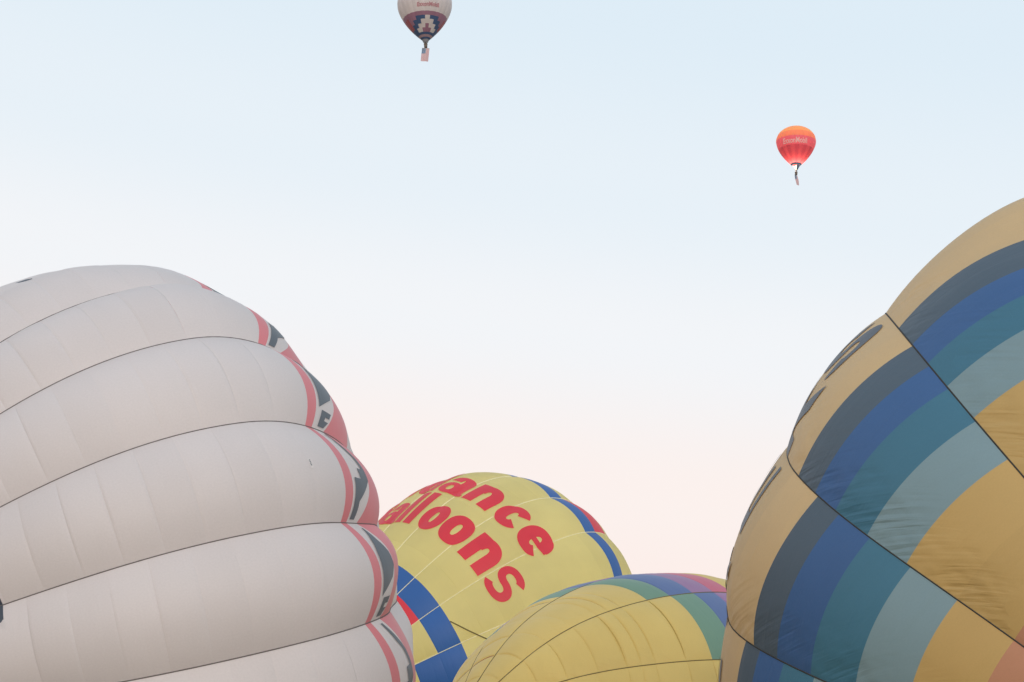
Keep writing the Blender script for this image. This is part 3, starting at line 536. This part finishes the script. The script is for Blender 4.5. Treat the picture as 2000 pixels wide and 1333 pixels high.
# ------------------------------------------------------------------ lemon balloon with red lettering
env = Envelope(FIT['y1'], .055)
yb = thing('hot_air_balloon', tuple(env.S(0., env.smin).tolist()[:2]) + (0.,), 'lemon yellow balloon with large red lettering and blue bands behind the others', 'balloon', 'balloons being inflated on the field')
sm = [-6.14 + 1.15 * j for j in range(0, 6)] + [.6]
for k in range(-7, env.N - 7):
    if k > 6:
        build_gore(env, yb, k, [], rest=lemon_cloth)
        continue
    low = {0: crimson_cloth, 1: crimson_cloth, 2: lemon_cloth, 3: royal_cloth}.get(k, lemon_cloth)
    pan = [((-9.7, 0), (-8.43, 0), low, 4), ((-8.43, 0), (-7.26, 0), royal_cloth, 4), ((-7.26, 0), (sm[0], 0), lemon_cloth, 4)]
    pan += [((a, 0), (b, 0), lemon_cloth, 4) for a, b in zip(sm[:-1], sm[1:])]
    pan += [((sm[-1], 0), (1.38, .12), lemon_cloth, 3), ((1.38, .12), (2.26, .14), royal_cloth, 4)]
    pan += [((2.26, .14), (3.5, 0), crimson_cloth if k in (1, -3) else lemon_cloth, 4)]
    build_gore(env, yb, k, pan, lambda s: .02 if s < -5 else .008, lemon_cloth, nu=12, groove=.01)
for k in range(-8, 8):
    load_tape(env, yb, k, pale_tape, .034, .02)
# thin dark crown line lying across the lower panels
rope_gs = [(2.47, -7.25), (2.65, -6.99), (2.83, -6.71), (2.995, -6.4), (3.16, -6.08), (3.32, -5.75), (3.48, -5.42), (3.8, -4.8)]
rv = [env.S(g, s, .05 + o) + np.array([0, 0, dz]) for o, dz in ((0, .03), (.04, 0), (0, -.03)) for g, s in rope_gs]
nr = len(rope_gs)
mesh_obj('crown_line', rv, [(q * nr + i, q * nr + i + 1, (q + 1) * nr + i + 1, (q + 1) * nr + i) for q in range(2) for i in range(nr - 1)], olive_tape, yb, [(v[0], v[2]) for v in rv])
DANCE = [('S', -3.42, -2.75), ('u', -2.68, -2.08), ('n', -2.0, -1.38), ('d', -1.3, -.66), ('a', -.58, .14), ('n', .19, .83), ('c', .92, 1.52), ('e', 1.55, 2.19)]
for ch, a, b in DANCE:
    letter(env, yb, ch, BOLD, a, b, -2.40, 1.58, crimson_cloth, .03)
BALL = [('B', -2.2, -1.55), ('a', -1.48, -.84), ('l', -.80, -.58), ('l', -.50, -.27), ('o', -.15, .46), ('o', .49, 1.13), ('n', 1.24, 1.93), ('s', 2.0, 2.64)]
for ch, a, b in BALL:
    letter(env, yb, ch, BOLD, a, b, -5.0, 1.70, crimson_cloth, .03)

# ------------------------------------------------------------------ straw balloon with the diagonal rainbow steps
env = Envelope(FIT['y2'], .012)
sb = thing('hot_air_balloon', tuple(env.S(0., env.smin).tolist()[:2]) + (0.,), 'dull yellow balloon low in the middle with stepped green, blue, purple and red panels', 'balloon', 'balloons being inflated on the field')
base = [-9.8, -8.92, -8.02, -7.12, -6.27, -5.86, -5.45, -4.53, -3.72, -2.86, -2.05, -1.25, -.45, .4, 1.2]
start = {-3: 3, -2: 4, -1: 6, 0: 7, 1: 8, 2: 9, 3: 10}
for k in range(-3, env.N - 3):
    if k > 3:
        build_gore(env, sb, k, [], rest=straw_cloth)
        continue
    pan = []
    tilt = {1: -.1}.get(k, 0.)
    for j, (a, b) in enumerate(zip(base[:-1], base[1:])):
        d = j - start[k]
        m = {0: sage_cloth, 1: denim_cloth, 2: mauve_cloth, 3: rose_cloth}.get(d, straw_cloth)
        pan.append(((a, 0), (b, 0), m, 6))
    build_gore(env, sb, k, pan, lambda s: .055, straw_cloth, nu=18, groove=.022)
for k in range(-4, 5):
    load_tape(env, sb, k, olive_tape, .035, .015)

# ------------------------------------------------------------------ gold and blue balloon on the right
env = Envelope(FIT['right'], .05)
rb = thing('hot_air_balloon', tuple(env.S(0., env.smin).tolist()[:2]) + (0.,), 'huge gold balloon at right with stepped slate, blue, teal and pale blue bands', 'balloon', 'balloons being inflated on the field')
bands = {-2: [1.2, .3, -.6, -1.35, -2.0], -1: [.32, -.6, -1.3, -2.02, -2.9], 0: [-.64, -1.38, -2.08, -2.98, -3.95], 1: [-1.5, -2.2, -3.06, -4.05, -5.1], 2: [-1.22, -1.71, -2.39, -3.15, -4.0], 3: [-.5, -1.2, -1.8, -2.5, -3.3]}
for k in range(-2, env.N - 2):
    if k > 3:
        build_gore(env, rb, k, [], rest=gold_cloth)
        continue
    b = bands[k]
    ends = [s for s in (-7.4, -6.3, -5.1) if s < b[4] - .4]
    edges = ends + [b[4]]
    pan = []
    for a, c in zip(edges[:-1], edges[1:]):
        pan.append(((a, 0), (c, 0), clay_cloth if c < -6.2 else ochre_cloth, 4))
    for a, c, m in ((b[4], b[3], mist_cloth), (b[3], b[2], teal_cloth), (b[2], b[1], cobalt_cloth), (b[1], b[0], night_cloth)):
        pan.append(((a, 0), (c, 0), m, 5))
    for j in range(4):
        pan.append(((b[0] + 1.05 * j, 0), (b[0] + 1.05 * (j + 1), 0), gold_cloth, 5))
    build_gore(env, rb, k, pan, lambda s: 0., gold_cloth, throat=clay_cloth, nu=20)
for k in range(-3, 5):
    load_tape(env, rb, k, black_tape, .032, .012)
for ch, a, b, s0 in (('S', .52, .07, .68), ('K', 1.0, .56, .42), ('E', 1.49, 1.06, .14), ('R', 2.04, 1.62, -.1), ('E', 2.62, 2.2, -.4)):
    letter(env, rb, ch, ROMAN, a, b, s0, .62, ink_cloth, .012)

# ------------------------------------------------------------------ flying balloons
def view_point(px, py, dist):
    d = Vector(((px - 1000) / FPX, -(py - 666.5) / FPX, -1)).normalized()
    return np.array(cam.location) + dist * np.array(cam.rotation_euler.to_matrix() @ d)

def flyer(name, centre, R, a, L, p, N, rows, colour, mats, label, skirt_mat, yaw, tilt=(0, 0), mouth=.13, sk=(.1, .35, 0., 2 * math.pi), drop=.30):
    """Upright envelope; rows = ring heights in units of R from crown to mouth; colour(gore, row) -> material index."""
    M = np.array(Matrix.Rotation(tilt[0], 3, 'X') @ Matrix.Rotation(tilt[1], 3, 'Y'))
    C = np.asarray(centre)
    zm = -L * (1 - mouth) ** (1 / p)
    org = C + M @ np.array([0, 0, (zm - drop) * R])
    root = thing(name, tuple(org), label, 'balloon', 'balloons flying above the field')
    W = lambda pts: C + (M @ np.asarray(pts, float).T).T
    sub = 3
    zs = []
    for i in range(len(rows) - 1):
        zs += [rows[i] + (rows[i + 1] - rows[i]) * j / sub for j in range(sub)]
    zs.append(rows[-1])
    zs = np.array(zs)
    rr = prof(zs, a, L, p)
    nu = 4
    for k in range(N):
        V, U = [], []
        for z, r in zip(zs, rr):
            for i in range(nu + 1):
                u = i / nu
                t = yaw + (k + u - .5) * 2 * math.pi / N
                q = r * (1 + .022 * 4 * u * (1 - u))
                V.append((R * q * math.cos(t), R * q * math.sin(t), R * z))
                U.append((u * 2, z * R))
        F = grid_faces(nu, len(zs) - 1)
        fm = [colour(k, (f // nu) // sub) for f in range(len(F))]
        mesh_obj('gore', W(V), F, mats, root, U, fm)
    # skirt below the mouth
    V, U = [], []
    for j in range(5):
        z = zm - sk[0] * j / 4
        for i in range(25):
            t = yaw + sk[2] + (sk[3] - sk[2]) * i / 24
            r = mouth * (1 - sk[1] * j / 4) * R
            V.append((r * math.cos(t), r * math.sin(t), z * R)); U.append((t, z))
    mesh_obj('skirt', W(V), grid_faces(24, 4), skirt_mat, root, U)
    # burner frame, cables and wicker basket
    zt, zb = zm - sk[0], zm - drop
    bw = .062
    for sx in (-1, 1):
        for sy in (-1, 1):
            p0 = np.array([sx * mouth * (1 - sk[1]) * .6, sy * mouth * (1 - sk[1]) * .6, zt]) * R
            p1 = np.array([sx * bw, sy * bw, zb + .13]) * R
            V = []
            for q in (p0, p1):
                for dx, dy in ((-.05, -.05), (.05, -.05), (.05, .05), (-.05, .05)):
                    V.append(q + np.array([dx, dy, 0]))
            mesh_obj('suspension_cable', W(V), [(0, 1, 5, 4), (1, 2, 6, 5), (2, 3, 7, 6), (3, 0, 4, 7)], steel_mat, root, smooth=False)
    V, F = [], []
    prf = [(.80, 0), (.94, .02), (1.0, .5), (1.04, .97), (1.12, .98), (1.12, 1.06), (.98, 1.06), (.92, .9), (.86, .1)]
    n = 20
    for s, h in prf:
        for i in range(n):
            t = 2 * math.pi * i / n
            f = lambda v: math.copysign(abs(v) ** .5, v)
            V.append((bw * R * s * f(math.cos(t)), bw * R * s * f(math.sin(t)), (zb + .13 * h) * R))
    for j in range(len(prf) - 1):
        for i in range(n):
            F.append((j * n + i, j * n + (i + 1) % n, (j + 1) * n + (i + 1) % n, (j + 1) * n + i))
    F.append(tuple(range(n - 1, -1, -1)))
    mesh_obj('basket', W(V), F, wicker_mat, root)
    V, F = [], []
    for z0, z1, r in ((zb + .19, zb + .2, .05), (zb + .2, zb + .235, .022)):
        st = len(V)
        for z in (z0, z1):
            for i in range(12):
                t = 2 * math.pi * i / 12
                V.append((r * R * math.cos(t), r * R * math.sin(t), z * R))
        for i in range(12):
            F.append((st + i, st + (i + 1) % 12, st + 12 + (i + 1) % 12, st + 12 + i))
        F.append(tuple(st + 12 + i for i in range(12))); F.append(tuple(st + 11 - i for i in range(12)))
    mesh_obj('burner', W(V), F, steel_mat, root, smooth=False)
    return root, W, zm, zb

wicker_mat = simple('wicker', (.16, .13, .11), .85, 0, .35, 9)
steel_mat = simple('brushed_steel', (.45, .46, .48), .4, .7, .1)
f_white = fabric('flying_white_nylon', (.80, .74, .74), .3, 0, .2, vary=.04)
f_maroon = fabric('plum_nylon', (.40, .21, .30), .3, 0, .2)  # plum lightened: distant air haze is put into the base colour
f_brick = fabric('brick_nylon', (.45, .13, .16), .3, 0, .2)
f_navy = fabric('navy_nylon', (.075, .13, .27), .25, 0, .2)  # navy lightened too, with air haze put into its colour
f_blush = fabric('blush_nylon', (.50, .35, .40), .3, 0, .2)
f_grey = fabric('grey_nylon', (.30, .31, .34), .3, 0, .2)

# rows of the white one, crown to mouth
rowsW = [.785, .74, .62, .45, .27, .14, -.1, -.36, -.62, -.75, -.865, -1.0, -1.12, -1.24, -1.31, -1.375, -1.43]
def colW(k, r):
    j = (k + 6) % 12 - 6
    aj = abs(j)
    top = {0: 1, 1: 0, 2: 1, 3: 3, 4: 1}
    if r <= 4: return top[r]
    if r <= 6: return 0
    if r == 7: return 0
    if r == 8: return 1
    if r == 9: return 0 if aj == 0 else 3 if aj <= 2 else (2 if aj >= 5 else 1)
    if r == 10: return 0 if aj <= 1 else 3 if aj <= 3 else (2 if aj >= 5 else 1)
    if r == 11: return 1 if aj == 0 else 0 if aj <= 2 else 3 if aj <= 4 else 2
    if r == 12: return 1 if aj <= 1 else 0 if aj <= 3 else 3
    if r == 13: return 3
    if r == 14: return 4
    return 3
cW = view_point(829.5, 9.5, 628)
az0 = math.atan2(-cW[1], -cW[0])
rootW, WW, zmW, zbW = flyer('hot_air_balloon', cW, 9., .79, 1.55, 1.75, 24, rowsW, colW, [f_white, f_maroon, f_brick, f_navy, f_blush],
      'white and plum balloon flying highest, cut by the top edge, stepped navy motif', f_grey, az0 + .12, (0, math.radians(-2)))

f_amber = fabric('amber_nylon', (.86, .45, .17), .4, 0, .2)
f_orange = fabric('orange_nylon', (.84, .31, .17), .4, 0, .2)
f_coral = fabric('coral_red_nylon', (.72, .17, .26), .45, 0, .2)
f_scarlet = fabric('scarlet_nylon', (.60, .11, .17), .4, 0, .2)
f_wine = fabric('wine_nylon', (.50, .085, .145), .4, 0, .2)
f_dusk = fabric('dusk_blue_nylon', (.035, .07, .15), .1, 0, .2)
rowsR = [.78, .72, .58, .43, .28, .13, -.02, -.17, -.32, -.47, -.66, -.85, -1.045, -1.15, -1.235, -1.32]
def colR(k, r):
    if r <= 3: return 0
    if r <= 5: return 1
    if r <= 8: return 2
    if r <= 11: return 3 if k % 2 else 4
    if r <= 13: return 3 if k % 3 else 4
    return 5
cR = view_point(1554.7, 277, 871)
az1 = math.atan2(-cR[1], -cR[0])
rootR, WR, zmR, zbR = flyer('hot_air_balloon', cR, 9., .79, 1.5, 1.75, 24, rowsR, colR, [f_amber, f_orange, f_coral, f_scarlet, f_wine, f_dusk],
      'small red and orange balloon flying at right with its burner lit', f_dusk, az1 + .06, (0, math.radians(2)), .2, (.28, .8, math.radians(5), math.radians(235)), .50)

# lettering on the flying envelopes
def fly_text(root, C, R, a, L, p, N, text, az_mid, z_mid, height, width, mat, name='lettering'):
    cu = bpy.data.curves.new('t', 'FONT'); cu.body = text; cu.size = 1; cu.align_x = 'CENTER'; cu.align_y = 'CENTER'
    cu.offset = .03; cu.resolution_u = 3
    to = bpy.data.objects.new('t', cu); COL.objects.link(to)
    dg = bpy.context.evaluated_depsgraph_get()
    me = bpy.data.meshes.new_from_object(to.evaluated_get(dg))
    bpy.data.objects.remove(to)
    bm = bmesh.new(); bm.from_mesh(me)
    xs = [v.co.x for v in bm.verts]; ys = [v.co.y for v in bm.verts]
    x0, x1, y0, y1 = min(xs), max(xs), min(ys), max(ys)
    for i in range(1, 24):
        bmesh.ops.bisect_plane(bm, geom=bm.verts[:] + bm.edges[:] + bm.faces[:], plane_co=(x0 + (x1 - x0) * i / 24, 0, 0), plane_no=(1, 0, 0))
    bm.verts.ensure_lookup_table()
    V = []
    for v in bm.verts:
        fx = (v.co.x - x0) / (x1 - x0) - .5; fy = (v.co.y - y0) / (y1 - y0) - .5
        z = z_mid + fy * height / R
        r = float(prof(np.array(z), a, L, p))
        t = az_mid + fx * width / (R * r)
        u = ((t - root['yaw']) / (2 * math.pi / N) + .5) % 1
        q = R * r * (1 + .022 * 4 * u * (1 - u)) + .09
        V.append((q * math.cos(t), q * math.sin(t), R * z))
    for v in bm.verts: pass
    bm.verts.index_update()
    F = [[v.index for v in f.verts] for f in bm.faces]
    bm.free()
    return V, F
rootW['yaw'] = az0 + .12; rootR['yaw'] = az1 + .06
V, F = fly_text(rootW, cW, 9., .79, 1.55, 1.75, 24, 'ExxonMobil', az0 + .13, -.40, 1.35, 7.4, f_brick)
mesh_obj('lettering', WW(V), F, fabric('faded_red_print', (.56, .27, .31), .3, 0, .2), rootW, [(v[0], v[2]) for v in V])
f_cream = fabric('cream_nylon', (.95, .84, .80), .5, 0, .2)
V, F = fly_text(rootR, cR, 9., .79, 1.5, 1.75, 24, 'ExxonMobil', az1 - .04, -.27, 2.5, 11.4, f_cream)
mesh_obj('lettering', WR(V), F, f_cream, rootR, [(v[0], v[2]) for v in V])

# burner flame of the red one, real light inside the envelope
flame_mat = bpy.data.materials.new('burner_flame')
flame_mat.use_nodes = True
fn = flame_mat.node_tree.nodes; fn.clear()
fo = fn.new('ShaderNodeOutputMaterial'); fe = fn.new('ShaderNodeEmission')
fe.inputs[0].default_value = (1.0, .72, .38, 1); fe.inputs[1].default_value = 6
flame_mat.node_tree.links.new(fe.outputs[0], fo.inputs[0])
V, F = [], []
prf = [(0.0, .06), (.12, .32), (.3, .42), (.55, .34), (.8, .17), (1.0, .02)]
for h, r in prf:
    for i in range(12):
        t = 2 * math.pi * i / 12
        V.append((r * math.cos(t), r * math.sin(t), (zmR - .15) * 9 + h * 1.7))
for j in range(len(prf) - 1):
    for i in range(12):
        F.append((j * 12 + i, j * 12 + (i + 1) % 12, (j + 1) * 12 + (i + 1) % 12, (j + 1) * 12 + i))
mesh_obj('flame', WR(V), F, flame_mat, rootR)
ld = bpy.data.lights.new('burner_glow', 'POINT')
ld.energy = FLAME_W; ld.color = (1.0, .68, .36); ld.shadow_soft_size = .5
lo = bpy.data.objects.new('burner_glow', ld)
COL.objects.link(lo)
lo.parent = rootR
lo.location = WR([(0, 0, (zmR + .17) * 9)])[0] - PARENT_WORLD[rootR.name]

# flags hanging below the baskets
flag_red = fabric('flag_red', (.62, .22, .24), .4, 0, .2)
flag_white = fabric('flag_white', (.80, .74, .74), .4, 0, .2)
flag_blue = fabric('flag_blue', (.16, .27, .42), .3, 0, .2)  # blue made paler, the haze of distance put into it
def flag(W, root, zb, w, h, dirx, lean, mats, label, cols=13, canton=True):
    top = (zb - .02) * 9
    base = W([(0, 0, top - h)])[0]
    th = thing('flag', tuple(W([(0, 0, top)])[0]), label, 'flag', 'flags hanging under the flying balloons')
    right = np.array([math.cos(dirx), math.sin(dirx), 0])
    fwd = np.array([-right[1], right[0], 0])
    def pt(x, y, o=0.):
        q = right * ((x - .5) * w + lean * y * h) + np.array([0, 0, top - y * h]) + fwd * (.16 * math.sin(y * 5 + x * 2) + .1 * math.sin(x * 7) + o)
        return q
    n = 12
    for c in range(cols):
        V, U = [], []
        for j in range(n + 1):
            for i in range(3):
                x = (c + i / 2) / cols
                V.append(pt(x, j / n)); U.append((x * w, j / n * h))
        mesh_obj('stripe', W(V), grid_faces(2, n), mats[c % 2], th, U)
    V, U = [], []
    for j in range(6):
        for i in range(7):
            x, y = i / 6 * (7 / 13), j / 5 * .40
            V.append(pt(x, y, -.05)); U.append((x * w, y * h))
    ct = mesh_obj('canton', W(V), grid_faces(6, 5), mats[2], th, U)
    V, F = [], []
    for r in range(5):
        for c in range(4):
            cx, cy = (c + .5 + .25 * (r % 2 - .5)) / 4 * (7 / 13), (r + .5) / 5 * .40
            st = len(V)
            for q in range(10):
                rad = (.11 if q % 2 == 0 else .045)
                t = math.pi / 2 + q * math.pi / 5
                V.append(pt(cx + rad * math.cos(t) / w, cy - rad * math.sin(t) / h, -.07))
            F.append(tuple(range(st, st + 10)))
    st_o = mesh_obj('stars', W(V), F, mats[1], ct, [(v[0], v[2]) for v in V], smooth=False)
    st_o['kind'] = 'stuff'
    V = []
    for x in (-.02, 1.02):
        for dz in (.07, -.07):
            for o in (-.06, .06):
                V.append(pt(x, 0, o) + np.array([0, 0, dz]))
    mesh_obj('flag_bar', W(V), [(0, 1, 3, 2), (4, 6, 7, 5), (0, 4, 5, 1), (2, 3, 7, 6), (0, 2, 6, 4), (1, 5, 7, 3)], steel_mat, th, smooth=False)
    return th
flag(WW, rootW, zbW, 2.45, 4.8, math.atan2(0, 1) + .15, -.12, [flag_red, flag_white, flag_blue], 'striped flag with blue corner hanging under the white and plum balloon')
flag(WR, rootR, zbR, 2.2, 4.6, .75, .24, [flag_red, flag_white, flag_blue], 'pale striped flag blowing sideways under the small red balloon')
